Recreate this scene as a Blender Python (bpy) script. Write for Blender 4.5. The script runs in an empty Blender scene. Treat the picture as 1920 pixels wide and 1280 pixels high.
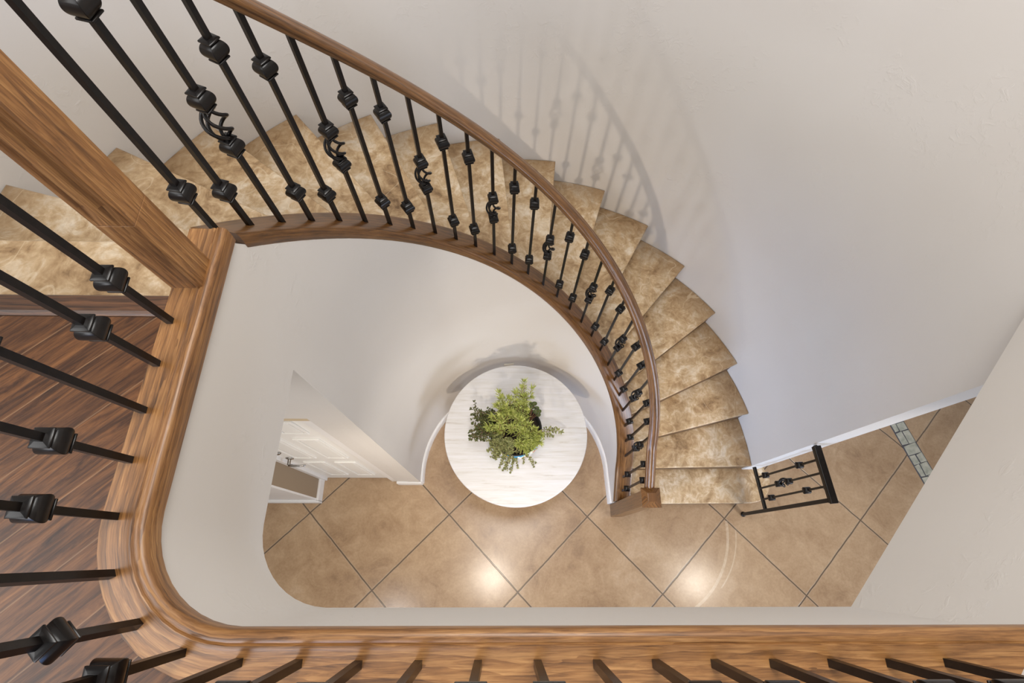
import bpy, bmesh, math, random
from mathutils import Vector, Matrix
random.seed(7)
C = bpy.context.scene.collection
sin, cos, rad, pi = math.sin, math.cos, math.radians, math.pi

# ------------------------------------------------------------------ geometry of the place (metres)
RISE = .18
CX, CY = .103, .581            # centre of the curved stair
R_IN, R_BAL, R_OUT = .734, .786, 1.763
Z_UP = 18 * RISE               # upstairs floor 3.24
Z_BOARD = 3.258                # oak landing board
Z_CEIL = 2.75                  # soffit below the landing
Z_TOP = 5.5
CAM_Z = 4.2372

def pol(r, a, z=None):
    x, y = CX + r * cos(rad(a)), CY + r * sin(rad(a))
    return (x, y) if z is None else Vector((x, y, z))

# ------------------------------------------------------------------ materials
def mat(name):
    m = bpy.data.materials.new(name); m.use_nodes = True
    nt = m.node_tree; b = nt.nodes['Principled BSDF']
    return m, nt, b

def srgb(*c):
    return tuple(((v / 255) / 12.92 if v / 255 < .04045 else ((v / 255 + .055) / 1.055) ** 2.4) for v in c) + (1,)

def N(nt, typ, **kw):
    n = nt.nodes.new(typ)
    for k, v in kw.items():
        if k in n.inputs: n.inputs[k].default_value = v
        else: setattr(n, k, v)
    return n

def ramp(nt, stops):
    r = nt.nodes.new('ShaderNodeValToRGB'); e = r.color_ramp.elements
    while len(e) < len(stops): e.new(.5)
    for el, (p, c) in zip(e, stops): el.position = p; el.color = c
    return r

def coords(nt, scale=(1, 1, 1), kind='Object', rot=(0, 0, 0)):
    t = nt.nodes.new('ShaderNodeTexCoord'); mp = nt.nodes.new('ShaderNodeMapping')
    mp.inputs['Scale'].default_value = scale; mp.inputs['Rotation'].default_value = rot
    nt.links.new(t.outputs[kind], mp.inputs['Vector'])
    return mp.outputs['Vector']

def noise(nt, vec, scale, detail=4, rough=.55, dist=0):
    n = N(nt, 'ShaderNodeTexNoise', Scale=scale, Detail=detail, Roughness=rough, Distortion=dist)
    nt.links.new(vec, n.inputs['Vector']); return n.outputs['Fac']

def bump(nt, b, fac, strength, dist=.01):
    u = N(nt, 'ShaderNodeBump', Strength=strength, Distance=dist)
    nt.links.new(fac, u.inputs['Height']); nt.links.new(u.outputs['Normal'], b.inputs['Normal'])

def mixc(nt, fac, a, b, mode='MIX'):
    m = nt.nodes.new('ShaderNodeMix'); m.data_type = 'RGBA'; m.blend_type = mode
    for s, v in ((0, fac), (6, a), (7, b)):
        if hasattr(v, 'is_linked'): nt.links.new(v, m.inputs[s])
        else: m.inputs[s].default_value = v
    return m.outputs[2]

def math_(nt, op, a, b=None, clamp=False):
    m = nt.nodes.new('ShaderNodeMath'); m.operation = op; m.use_clamp = clamp
    for i, v in enumerate((a, b)):
        if v is None: continue
        if hasattr(v, 'is_linked'): nt.links.new(v, m.inputs[i])
        else: m.inputs[i].default_value = v
    return m.outputs[0]

def plain(name, col, rough=.5, metal=0, spec=.5, coat=0):
    m, nt, b = mat(name)
    b.inputs['Base Color'].default_value = col; b.inputs['Roughness'].default_value = rough
    b.inputs['Metallic'].default_value = metal; b.inputs['Specular IOR Level'].default_value = spec
    b.inputs['Coat Weight'].default_value = coat
    return m

def plaster():
    m, nt, b = mat('wall_plaster')
    v = coords(nt)
    big = noise(nt, v, 1.3, 2)
    r = ramp(nt, [(.3, srgb(206, 201, 195)), (.7, srgb(211, 207, 202))])
    nt.links.new(big, r.inputs[0]); nt.links.new(r.outputs[0], b.inputs['Base Color'])
    b.inputs['Roughness'].default_value = .62
    n1 = noise(nt, v, 26, 5, .6, .8)
    r1 = ramp(nt, [(.53, (0, 0, 0, 1)), (.66, (1, 1, 1, 1))]); nt.links.new(n1, r1.inputs[0])
    n2 = noise(nt, v, 4, 2)
    r2 = ramp(nt, [(.48, (0, 0, 0, 1)), (.62, (1, 1, 1, 1))]); nt.links.new(n2, r2.inputs[0])
    bump(nt, b, math_(nt, 'MULTIPLY', r1.outputs[0], r2.outputs[0]), .2, .005)
    return m

def oak(name, dark, mid, light, gl=.33, sc=1.0):
    """wood with the grain running along U of the uv map (uv in metres)"""
    m, nt, b = mat(name)
    wob = noise(nt, coords(nt, (1.7, 6, 1), 'UV'), 1.5, 4, .6, .8)
    grain = noise(nt, coords(nt, (4.5 * sc, 60 * sc, 1), 'UV'), 1.6, 7, .68, 1.4)
    cath = N(nt, 'ShaderNodeTexWave', Scale=1.0, Distortion=11.0, Detail=4.0)
    cath.inputs['Detail Scale'].default_value = .8; cath.inputs['Detail Roughness'].default_value = .6
    cath.wave_type = 'BANDS'; cath.bands_direction = 'Y'; cath.wave_profile = 'SAW'
    nt.links.new(coords(nt, (2.4 * sc, 17 * sc, 1), 'UV'), cath.inputs['Vector'])
    f = math_(nt, 'ADD', math_(nt, 'MULTIPLY', grain, .56), math_(nt, 'MULTIPLY', cath.outputs['Fac'], .12))
    f = math_(nt, 'ADD', f, math_(nt, 'MULTIPLY', wob, .34))
    r = ramp(nt, [(.33, dark), (.50, mid), (.70, light)])
    nt.links.new(f, r.inputs[0])
    fine = noise(nt, coords(nt, (16, 380, 1), 'UV'), 1, 3)
    fr = ramp(nt, [(.38, (.50, .45, .40, 1)), (.50, (1, 1, 1, 1))]); nt.links.new(fine, fr.inputs[0])
    col = mixc(nt, .5, r.outputs[0], fr.outputs[0], 'MULTIPLY')
    nt.links.new(col, b.inputs['Base Color'])
    b.inputs['Roughness'].default_value = gl
    b.inputs['Coat Weight'].default_value = .12; b.inputs['Coat Roughness'].default_value = .3
    bump(nt, b, fine, .12, .002)
    return m

def walnut():
    m, nt, b = mat('walnut_planks')
    v = coords(nt, (1, 1, 1), 'Object', (0, 0, rad(-43)))
    sep = nt.nodes.new('ShaderNodeSeparateXYZ'); nt.links.new(v, sep.inputs[0])
    yy = math_(nt, 'DIVIDE', math_(nt, 'ADD', sep.outputs[1], 10 * .1075 - .508 + .1075), .1075)
    fr = math_(nt, 'FRACT', yy); idx = math_(nt, 'FLOOR', yy)
    wn = nt.nodes.new('ShaderNodeTexWhiteNoise'); wn.noise_dimensions = '1D'; nt.links.new(idx, wn.inputs['W'])
    cmb = nt.nodes.new('ShaderNodeCombineXYZ')
    nt.links.new(math_(nt, 'ADD', math_(nt, 'MULTIPLY', sep.outputs[0], 3.2), math_(nt, 'MULTIPLY', idx, 3.7)), cmb.inputs[0])
    nt.links.new(math_(nt, 'MULTIPLY', sep.outputs[1], 34), cmb.inputs[1])
    g = noise(nt, cmb.outputs[0], 1.9, 7, .7, 1.0)
    r = ramp(nt, [(.30, srgb(28, 17, 11)), (.43, srgb(68, 41, 23)), (.58, srgb(106, 68, 38)), (.78, srgb(142, 96, 56))]); nt.links.new(g, r.inputs[0])
    b.inputs['Specular IOR Level'].default_value = .35
    tint = mixc(nt, math_(nt, 'MULTIPLY', wn.outputs['Value'], .3), r.outputs[0], srgb(70, 44, 28))
    seam = ramp(nt, [(0, (1, 1, 1, 1)), (.012, (1, 1, 1, 1)), (.03, (0, 0, 0, 1))]); seam.color_ramp.interpolation = 'LINEAR'
    nt.links.new(fr, seam.inputs[0])
    col = mixc(nt, math_(nt, 'MULTIPLY', seam.outputs[0], .42), tint, srgb(150, 118, 88))
    nt.links.new(col, b.inputs['Base Color'])
    b.inputs['Roughness'].default_value = .36
    bump(nt, b, g, .25, .002)
    return m

def stain(name, stops, scale, gl, tiles=None, edge=None, arcs=False):
    """mottled hand-stained concrete"""
    m, nt, b = mat(name)
    v = coords(nt)
    n1 = noise(nt, v, scale, 5, .62, 1.1)
    n2 = noise(nt, v, scale * 3.3, 6, .68, 1.6)
    f = math_(nt, 'ADD', math_(nt, 'MULTIPLY', n1, .62), math_(nt, 'MULTIPLY', n2, .38))
    r = ramp(nt, stops); nt.links.new(f, r.inputs[0])
    col = r.outputs[0]
    n3 = noise(nt, v, 60, 3, .6, .4)
    r3 = ramp(nt, [(.40, (.82, .80, .77, 1)), (.60, (1, 1, 1, 1))]); nt.links.new(n3, r3.inputs[0])
    col = mixc(nt, .45, col, r3.outputs[0], 'MULTIPLY')
    h = n2
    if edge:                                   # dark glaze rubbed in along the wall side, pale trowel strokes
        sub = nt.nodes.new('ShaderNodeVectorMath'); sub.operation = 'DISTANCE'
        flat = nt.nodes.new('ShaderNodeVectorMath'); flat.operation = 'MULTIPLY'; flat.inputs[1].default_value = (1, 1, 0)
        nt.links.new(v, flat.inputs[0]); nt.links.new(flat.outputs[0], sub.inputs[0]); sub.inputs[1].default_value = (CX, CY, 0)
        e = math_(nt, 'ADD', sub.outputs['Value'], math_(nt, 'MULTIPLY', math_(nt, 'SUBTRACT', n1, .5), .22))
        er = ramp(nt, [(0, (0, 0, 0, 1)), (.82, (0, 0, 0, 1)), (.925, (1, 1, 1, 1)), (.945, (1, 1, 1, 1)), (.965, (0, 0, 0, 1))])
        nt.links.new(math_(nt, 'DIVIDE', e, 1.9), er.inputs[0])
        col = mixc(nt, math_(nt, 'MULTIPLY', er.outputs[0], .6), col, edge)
        tn = noise(nt, v, 2.6, 2, .4, .6)
        tl = math_(nt, 'LESS_THAN', math_(nt, 'ABSOLUTE', math_(nt, 'SUBTRACT', tn, .5)), .0022)
        col = mixc(nt, math_(nt, 'MULTIPLY', tl, .32), col, srgb(226, 208, 178))
    if tiles:
        gx, gy, gd, ga = tiles
        sep = nt.nodes.new('ShaderNodeSeparateXYZ')
        mp = nt.nodes.new('ShaderNodeMapping'); mp.vector_type = 'TEXTURE'
        mp.inputs['Location'].default_value = (gx, gy, 0); mp.inputs['Rotation'].default_value = (0, 0, ga + rad(45))
        s = gd / math.sqrt(2); mp.inputs['Scale'].default_value = (s, s, 1)
        nt.links.new(v, mp.inputs['Vector']); nt.links.new(mp.outputs[0], sep.inputs[0])
        ds = []
        wob = math_(nt, 'MULTIPLY', math_(nt, 'SUBTRACT', noise(nt, v, 9, 2), .5), .012)
        for ax in (0, 1):
            q = math_(nt, 'ADD', sep.outputs[ax], wob)
            q = math_(nt, 'ABSOLUTE', math_(nt, 'SUBTRACT', math_(nt, 'FRACT', math_(nt, 'ADD', q, .5)), .5))
            ds.append(q)
        d = math_(nt, 'MINIMUM', ds[0], ds[1])
        line = ramp(nt, [(0, (1, 1, 1, 1)), (.0045, (1, 1, 1, 1)), (.0080, (0, 0, 0, 1))]); nt.links.new(d, line.inputs[0])
        rim = ramp(nt, [(0, (1, 1, 1, 1)), (.011, (1, 1, 1, 1)), (.016, (0, 0, 0, 1))]); nt.links.new(d, rim.inputs[0])
        col = mixc(nt, math_(nt, 'MULTIPLY', rim.outputs[0], .55), col, srgb(176, 156, 132))
        col = mixc(nt, math_(nt, 'MULTIPLY', line.outputs[0], .85), col, srgb(78, 64, 52))
        h = math_(nt, 'SUBTRACT', math_(nt, 'MULTIPLY', n2, .06), line.outputs[0])
    if arcs:                                   # pale door-swing scratches worn into the floor
        for (ax, ay, r0, w, y0, y1) in arcs:
            sub = nt.nodes.new('ShaderNodeVectorMath'); sub.operation = 'DISTANCE'
            sub.inputs[1].default_value = (ax, ay, 0); nt.links.new(v, sub.inputs[0])
            dd = math_(nt, 'ABSOLUTE', math_(nt, 'SUBTRACT', sub.outputs['Value'], r0))
            k = math_(nt, 'LESS_THAN', dd, w)
            sp = nt.nodes.new('ShaderNodeSeparateXYZ'); nt.links.new(v, sp.inputs[0])
            k = math_(nt, 'MULTIPLY', k, math_(nt, 'LESS_THAN', sp.outputs[1], y1))
            k = math_(nt, 'MULTIPLY', k, math_(nt, 'GREATER_THAN', sp.outputs[1], y0))
            k = math_(nt, 'MULTIPLY', k, math_(nt, 'GREATER_THAN', sp.outputs[0], ax))
            k = math_(nt, 'MULTIPLY', k, math_(nt, 'MULTIPLY', noise(nt, v, 30, 3), .75))
            col = mixc(nt, k, col, srgb(214, 198, 174))
    nt.links.new(col, b.inputs['Base Color'])
    b.inputs['Roughness'].default_value = gl
    bump(nt, b, h, .35 if not tiles else .5, .003)
    return m

def whitewash():
    m, nt, b = mat('whitewashed_planks')
    v = coords(nt, (2.2, 26, 1))
    g = noise(nt, v, 2.0, 6, .62, .5)
    r = ramp(nt, [(.25, srgb(186, 180, 174)), (.42, srgb(208, 207, 207)), (.65, srgb(217, 217, 221))]); nt.links.new(g, r.inputs[0])
    sep = nt.nodes.new('ShaderNodeSeparateXYZ'); nt.links.new(coords(nt), sep.inputs[0])
    fr = math_(nt, 'FRACT', math_(nt, 'DIVIDE', math_(nt, 'ADD', sep.outputs[1], 10.075), .155))
    seam = ramp(nt, [(0, (1, 1, 1, 1)), (.008, (1, 1, 1, 1)), (.016, (0, 0, 0, 1))]); nt.links.new(fr, seam.inputs[0])
    col = mixc(nt, math_(nt, 'MULTIPLY', seam.outputs[0], .3), r.outputs[0], srgb(150, 135, 120))
    kn = N(nt, 'ShaderNodeTexVoronoi', Scale=1.0); kn.feature = 'F1'
    nt.links.new(coords(nt, (4.2, 8.5, 1)), kn.inputs['Vector'])
    kr = ramp(nt, [(0, (1, 1, 1, 1)), (.045, (1, 1, 1, 1)), (.09, (0, 0, 0, 1))]); nt.links.new(kn.outputs['Distance'], kr.inputs[0])
    col = mixc(nt, math_(nt, 'MULTIPLY', kr.outputs[0], .55), col, srgb(140, 112, 92))
    nt.links.new(col, b.inputs['Base Color']); b.inputs['Roughness'].default_value = .5
    return m

def mosaic():
    m, nt, b = mat('painted_mosaic_glaze')
    vo = N(nt, 'ShaderNodeTexVoronoi', Scale=34.0); nt.links.new(coords(nt), vo.inputs['Vector'])
    r = ramp(nt, [(0, srgb(60, 150, 200)), (.22, srgb(235, 232, 222)), (.42, srgb(196, 62, 58)), (.55, srgb(228, 226, 215)), (.72, srgb(80, 175, 205)), (.88, srgb(214, 170, 80))])
    r.color_ramp.interpolation = 'CONSTANT'
    sp = nt.nodes.new('ShaderNodeSeparateColor'); nt.links.new(vo.outputs['Color'], sp.inputs[0])
    nt.links.new(sp.outputs[0], r.inputs[0]); nt.links.new(r.outputs[0], b.inputs['Base Color'])
    b.inputs['Roughness'].default_value = .2
    return m

def leafy(name, stops, scale=40, rough=.45):
    m, nt, b = mat(name)
    r = ramp(nt, stops); nt.links.new(noise(nt, coords(nt), scale, 3), r.inputs[0])
    nt.links.new(r.outputs[0], b.inputs['Base Color']); b.inputs['Roughness'].default_value = rough
    return m

def iron():
    m, nt, b = mat('black_bronze_iron')
    n = noise(nt, coords(nt), 60, 3)
    r = ramp(nt, [(.35, srgb(9, 7, 7)), (.7, srgb(22, 16, 13))]); nt.links.new(n, r.inputs[0])
    nt.links.new(r.outputs[0], b.inputs['Base Color'])
    b.inputs['Roughness'].default_value = .30; b.inputs['Specular IOR Level'].default_value = .3
    bump(nt, b, n, .08, .001)
    return m

M = {}
M['wall'] = plaster()
M['white'] = plain('white_paint', srgb(232, 231, 230), .34)
M['door'] = plain('door_white', srgb(236, 235, 231), .38)
M['tan'] = plain('tan_head_stop', srgb(196, 178, 148), .7)
M['oak'] = oak('stained_oak', srgb(70, 43, 20), srgb(132, 90, 49), srgb(174, 130, 80), .42)
M['oak_dark'] = oak('rail_oak', srgb(54, 34, 16), srgb(102, 68, 35), srgb(140, 99, 56), .30)
M['walnut'] = walnut()
M['walnut_strip'] = oak('walnut_nosing', srgb(42, 25, 16), srgb(84, 54, 33), srgb(120, 80, 50), .4)
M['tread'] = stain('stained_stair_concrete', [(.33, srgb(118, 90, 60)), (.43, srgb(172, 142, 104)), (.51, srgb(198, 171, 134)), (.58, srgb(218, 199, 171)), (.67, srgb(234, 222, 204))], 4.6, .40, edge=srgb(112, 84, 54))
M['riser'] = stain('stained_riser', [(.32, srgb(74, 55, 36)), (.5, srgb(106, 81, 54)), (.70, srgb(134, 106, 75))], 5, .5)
M['floor'] = stain('stained_floor_concrete', [(.30, srgb(128, 102, 80)), (.45, srgb(166, 138, 108)), (.58, srgb(182, 155, 124)), (.74, srgb(196, 172, 146))], 1.6, .24,
                   tiles=(-.408, .280, 1.0775, -.012),
                   arcs=[(1.074, .211, .684, .010, -.45, .235), (1.185, .200, .637, .0045, -.24, .17)])
M['iron'] = iron()
M['table'] = whitewash()
M['mosaic'] = mosaic()
M['pot'] = plain('black_plastic', srgb(22, 20, 19), .5)
M['soil'] = leafy('dark_soil', [(.3, srgb(20, 14, 10)), (.7, srgb(52, 38, 28))], 90, .9)
M['rosemary'] = leafy('lime_needles', [(.3, srgb(104, 118, 46)), (.5, srgb(162, 170, 84)), (.7, srgb(206, 210, 136))], 70)
M['thyme'] = leafy('olive_leaves', [(.3, srgb(58, 62, 34)), (.6, srgb(98, 104, 58)), (.8, srgb(130, 132, 84))], 60)
M['creeper'] = leafy('grey_green_leaves', [(.3, srgb(100, 106, 62)), (.6, srgb(156, 158, 104)), (.8, srgb(194, 192, 144))], 60)
M['broad'] = leafy('dark_green_leaf', [(.3, srgb(46, 56, 14)), (.7, srgb(84, 98, 30))], 30, .35)
M['stem'] = plain('woody_stem', srgb(120, 84, 58), .7)
M['chrome'] = plain('brushed_nickel', srgb(170, 168, 165), .25, 1)
M['hinge'] = plain('dull_hinge', srgb(120, 116, 110), .4, .8)
M['plate'] = plain('almond_plate', srgb(222, 214, 198), .4)

def stonestrip():
    m, nt, b = mat('pale_stamped_stone')
    v = coords(nt)
    r = ramp(nt, [(.3, srgb(150, 152, 138)), (.7, srgb(196, 194, 178))]); nt.links.new(noise(nt, v, 22, 5), r.inputs[0])
    nt.links.new(r.outputs[0], b.inputs['Base Color']); b.inputs['Roughness'].default_value = .5
    bump(nt, b, noise(nt, v, 30, 5), .4, .004)
    return m
M['stone'] = stonestrip()
M['grout'] = plain('blue_grey_grout', srgb(84, 84, 90), .7)

# ------------------------------------------------------------------ mesh helpers
def new_bm():
    bm = bmesh.new(); bm.loops.layers.uv.new('UVMap'); return bm

def obj(name, bm, m, parent=None, smooth=False, bevel=0, seg=2, loc=None):
    bmesh.ops.recalc_face_normals(bm, faces=bm.faces)
    me = bpy.data.meshes.new(name); bm.to_mesh(me); bm.free()
    o = bpy.data.objects.new(name, me); C.objects.link(o)
    me.materials.append(M[m] if isinstance(m, str) else m)
    if smooth:
        for p in me.polygons: p.use_smooth = True
    if bevel:
        md = o.modifiers.new('bevel', 'BEVEL'); md.width = bevel; md.segments = seg; md.limit_method = 'ANGLE'; md.angle_limit = rad(35)
        md.harden_normals = False
    if parent: o.parent = parent
    if loc: o.location = loc
    return o

def smooth_by_angle(o, a=40):
    me = o.data
    for p in me.polygons: p.use_smooth = True
    me.update()
    bm = bmesh.new(); bm.from_mesh(me)
    for e in bm.edges:
        if len(e.link_faces) == 2 and e.calc_face_angle(0) > rad(a): e.smooth = False
    bm.to_mesh(me); bm.free()
    return o

def thing(name, label, cat, loc=(0, 0, 0), group=None, rz=0):
    o = bpy.data.objects.new(name, None); C.objects.link(o); o.location = loc; o.rotation_euler.z = rz
    o.empty_display_size = .1
    o['label'] = label; o['category'] = cat
    if group: o['group'] = group
    return o

def tag(o, label, cat, group=None):
    o['label'] = label; o['category'] = cat
    if group: o['group'] = group
    return o

def struct(name, bm, m, parent=None, **kw):
    o = obj(name, bm, m, parent, **kw)
    if not parent: o['kind'] = 'structure'
    return o

def face_uv(bm, f, axis):
    uv = bm.loops.layers.uv.verify()
    n = f.normal if f.normal.length > 0 else Vector((0, 0, 1))
    ax = Vector(axis).normalized()
    side = n.cross(ax)
    if side.length < .2: side = Vector((1, 0, 0)) if abs(ax.x) < .8 else Vector((0, 1, 0)); 
    side.normalize()
    off = hash((round(n.x, 1), round(n.y, 1), round(n.z, 1))) % 17 * .13
    for l in f.loops:
        c = l.vert.co
        l[uv].uv = (c.dot(ax) + off, c.dot(side) + off * .7)

def box(bm, x0, x1, y0, y1, z0, z1, mtx=None, axis=(1, 0, 0)):
    vs = [bm.verts.new((x, y, z)) for x in (x0, x1) for y in (y0, y1) for z in (z0, z1)]
    fs = []
    for q in ((0, 1, 3, 2), (4, 6, 7, 5), (0, 4, 5, 1), (2, 3, 7, 6), (0, 2, 6, 4), (1, 5, 7, 3)):
        fs.append(bm.faces.new([vs[i] for i in q]))
    bmesh.ops.recalc_face_normals(bm, faces=fs)
    for f in fs: f.normal_update(); face_uv(bm, f, axis)
    if mtx: bmesh.ops.transform(bm, matrix=mtx, verts=vs)
    return vs

def sweep(bm, secs, closed_prof=True, caps=True, ulen=None):
    """secs: list of lists of Vector (same length): skin them; uv u = run, v = around"""
    uv = bm.loops.layers.uv.verify()
    rows = [[bm.verts.new(p) for p in s] for s in secs]
    n = len(secs[0]); u = [0]
    for a, b in zip(secs, secs[1:]):
        u.append(u[-1] + (sum((p for p in b), Vector()) / n - sum((p for p in a), Vector()) / n).length)
    v = [0]
    for j in range(n):
        v.append(v[-1] + (secs[0][(j + 1) % n] - secs[0][j]).length)
    for i in range(len(rows) - 1):
        for j in range(n if closed_prof else n - 1):
            k = (j + 1) % n
            try: f = bm.faces.new((rows[i][j], rows[i][k], rows[i + 1][k], rows[i + 1][j]))
            except ValueError: continue
            for l, (uu, vv) in zip(f.loops, ((u[i], v[j]), (u[i], v[j + 1]), (u[i + 1], v[j + 1]), (u[i + 1], v[j]))): l[uv].uv = (uu, vv)
    if caps and closed_prof:
        for r in (rows[0], rows[-1]):
            f = bm.faces.new(r)
            for l in f.loops: l[uv].uv = (l.vert.co.x, l.vert.co.z)
    return rows

def prism(bm, pts, z0, z1, axis=(1, 0, 0)):
    lo = [bm.verts.new((p[0], p[1], z0)) for p in pts]; hi = [bm.verts.new((p[0], p[1], z1)) for p in pts]
    fs = [bm.faces.new(lo[::-1]), bm.faces.new(hi)]
    for i in range(len(pts)):
        k = (i + 1) % len(pts); fs.append(bm.faces.new((lo[i], lo[k], hi[k], hi[i])))
    bmesh.ops.recalc_face_normals(bm, faces=fs)
    for f in fs: f.normal_update(); face_uv(bm, f, axis)

def tube(bm, pts, r, seg=8, caps=True):
    """round tube along points"""
    pts = [Vector(p) for p in pts]; secs = []
    up = Vector((0, 0, 1))
    for i, p in enumerate(pts):
        t = (pts[min(i + 1, len(pts) - 1)] - pts[max(i - 1, 0)]).normalized()
        a = t.cross(up)
        if a.length < .05: a = t.cross(Vector((1, 0, 0)))
        a.normalize(); b = t.cross(a)
        rr = r[i] if isinstance(r, (list, tuple)) else r
        secs.append([p + a * rr * cos(2 * pi * j / seg) + b * rr * sin(2 * pi * j / seg) for j in range(seg)])
    return sweep(bm, secs, True, caps)

def lathe(bm, prof, seg=48, mtx=None):
    secs = [[Vector((r * cos(2 * pi * j / seg), r * sin(2 * pi * j / seg), z)) for j in range(seg)] for r, z in prof]
    rows = sweep(bm, secs, True, True)
    if mtx: bmesh.ops.transform(bm, matrix=mtx, verts=[v for r in rows for v in r])

# ------------------------------------------------------------------ paths
def zc(a):                      # height of the stair curb where balusters stand, by angle on the arc
    return 3.207 - .0162 * (171.25 - a)

def curb_pts(d, a0=171.5, y1=.36, step=3.0):
    """(point in plan, lateral dir, z) along the inner curb; d = offset outward from the baluster line"""
    out = []
    a = a0
    while a > 0:
        out.append((Vector((CX + (R_BAL + d) * cos(rad(a)), CY + (R_BAL + d) * sin(rad(a)), 0)), zc(a), a)); a -= step
    n = 8
    for i in range(n + 1):
        y = CY + (y1 - CY) * i / n
        z = zc(0) - (zc(0) - .27) * i / n
        out.append((Vector((CX + R_BAL + d, y, 0)), z, (CY - y) * -100))
    return out

def curb_sweep(bm, prof, a0=171.5, y1=.36, dz=0):
    cols = [curb_pts(d, a0, y1) for d, _ in prof]
    secs = []
    for i in range(len(cols[0])):
        secs.append([Vector((cols[j][i][0].x, cols[j][i][0].y, cols[j][i][1] + prof[j][1] + dz)) for j in range(len(prof))])
    return sweep(bm, secs)

LX0, LX1 = -.641, -.6293         # the left edge of the well leans a touch in plan
def well_path(d, step=8, ytop=.668):
    """edge of the stair well: left side, rounded corner, front side. d = offset away from the well"""
    out = []
    yc, xc, r = .072, -.441, .2
    n = 8
    for i in range(n):
        y = ytop + (yc - ytop) * i / n; t = (.668 - y) / (.668 - yc)
        out.append(Vector((LX1 + (LX0 - LX1) * t - d, y, 0)))
    a = 180
    while a <= 270.01:
        out.append(Vector((xc + (r + d) * cos(rad(a)), yc + (r + d) * sin(rad(a)), 0))); a += step if a + step <= 270 or a == 270 else 270 - a
        if a > 270: break
    for i in range(1, 11):
        # the front edge runs to the slanting wall on the right
        x1 = .916 - d * .92
        out.append(Vector((xc + (x1 - xc) * i / 10, yc - r - d, 0)))
    return out

def well_sweep(bm, prof, ytop=.668):
    cols = [well_path(d, ytop=ytop) for d, _ in prof]
    sweep(bm, [[Vector((cols[j][i].x, cols[j][i].y, prof[j][1])) for j in range(len(prof))] for i in range(len(cols[0]))])

# ================================================================== SETTING
# ground floor
bm = new_bm(); prism(bm, [(-5, -4.5), (6.5, -4.5), (6.5, 4), (-5, 4)], -.1, 0); struct('floor', bm, 'floor')

# outer wall of the stair: curved, then straight down the left
bm = new_bm()
secs = []
pts = [(Vector((-1.62, .2, 0)), Vector((-1, 0, 0)))]
for a in [165 - 3 * i for i in range(55)] + [.8]:
    pts.append((Vector((*pol(R_OUT, a), 0)), Vector((cos(rad(a)), sin(rad(a)), 0))))
pts[0] = (Vector((pts[1][0].x - .005, .45, 0)), Vector((-1, 0, 0)))
for p, n in pts:
    secs.append([Vector((*p.xy, 0)), Vector((*p.xy, Z_TOP)), Vector((*(p + n * .12).xy, Z_TOP)), Vector((*(p + n * .12).xy, 0))])
sweep(bm, secs)
smooth_by_angle(struct('wall_back', bm, 'wall'), 30)

# straight wall that leaves the foot of the stair towards the right
WD = Vector((cos(rad(16.7)), sin(rad(16.7)), 0)); WN = Vector((-WD.y, WD.x, 0))
W0 = Vector((*pol(R_OUT, .8), 0))
def along(t, n=0, z=0): return W0 + WD * t + WN * n + Vector((0, 0, z))
bm = new_bm()
prism(bm, [along(0).xy, along(3.6).xy, along(3.6, .12).xy, along(.03, .12).xy], 0, Z_CEIL + .3)
struct('wall_foyer', bm, 'wall')
bm = new_bm()
prism(bm, [along(.0, 0).xy, along(3.6, 0).xy, along(3.6, -.014).xy, along(.0, -.014).xy], 0, .1)
struct('baseboard_foyer', bm, 'white', bevel=.003)

# inner drum wall below the stair curb
bm = new_bm(); secs = []
prev = [(181, y) for y in (.515, .535, .56)] + [(a, None) for a in range(180, 0, -3)] + [(0, y) for y in (.581, .54, .5, .46, .42, .36)]
for a, y in prev:
    if y is None:
        zt = 3.212 if a > 171 else zc(a) - .05
        p, q = pol(R_IN, a), pol(R_IN + .095, a)
    elif a > 90:                                   # short straight run to the closet corner
        zt, xx = Z_CEIL + .1, LX1 + (LX0 - LX1) * (.668 - y) / .596 - .0006
        p, q = (xx, y), (xx - .095, y)
    else:
        t = (CY - y) / (CY - .36); zt = zc(0) - (zc(0) - .27) * t - .05
        p, q = (CX + R_IN + .012 * t, y), (CX + R_IN + .095, y)
    secs.append([Vector((*p, 0)), Vector((*p, zt)), Vector((*q, zt)), Vector((*q, 0))])
sweep(bm, secs); smooth_by_angle(struct('wall_inner', bm, 'wall'), 30)

# baseboard that follows the drum
bm = new_bm(); secs = []
for a, y in prev:
    t = 0 if y is None or a > 90 else (CY - y) / (CY - .36)
    sec = []
    for dr, z in ((.002, 0), (-.016, 0), (-.016, .085), (-.012, .095), (-.007, .1), (.002, .1)):
        p = pol(R_IN + dr, a) if y is None else ((CX + R_IN + dr + .012 * t, y) if a < 90 else (CX - R_IN - dr, y))
        sec.append(Vector((*p, z)))
    secs.append(sec)
sweep(bm, secs); smooth_by_angle(struct('baseboard_inner', bm, 'white'), 30)

# header round the well, below the oak trim
bm = new_bm(); well_sweep(bm, [(0, Z_CEIL), (0, 3.214), (.09, 3.214), (.09, Z_CEIL)], .581)
smooth_by_angle(struct('wall_well', bm, 'wall'), 30)

# slanting wall on the right, dropping to a header
D0, DD = Vector((.916, -.123, 0)), Vector((.682, .732, 0))
DN = Vector((DD.y, -DD.x, 0))
bm = new_bm()
a, b2 = D0 - DD * 1.2, D0 + DD * 1.32
prism(bm, [a.xy, b2.xy, (b2 + DN * .12).xy, (a + DN * .12).xy], Z_CEIL, Z_TOP)
struct('wall_right', bm, 'wall')

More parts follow.
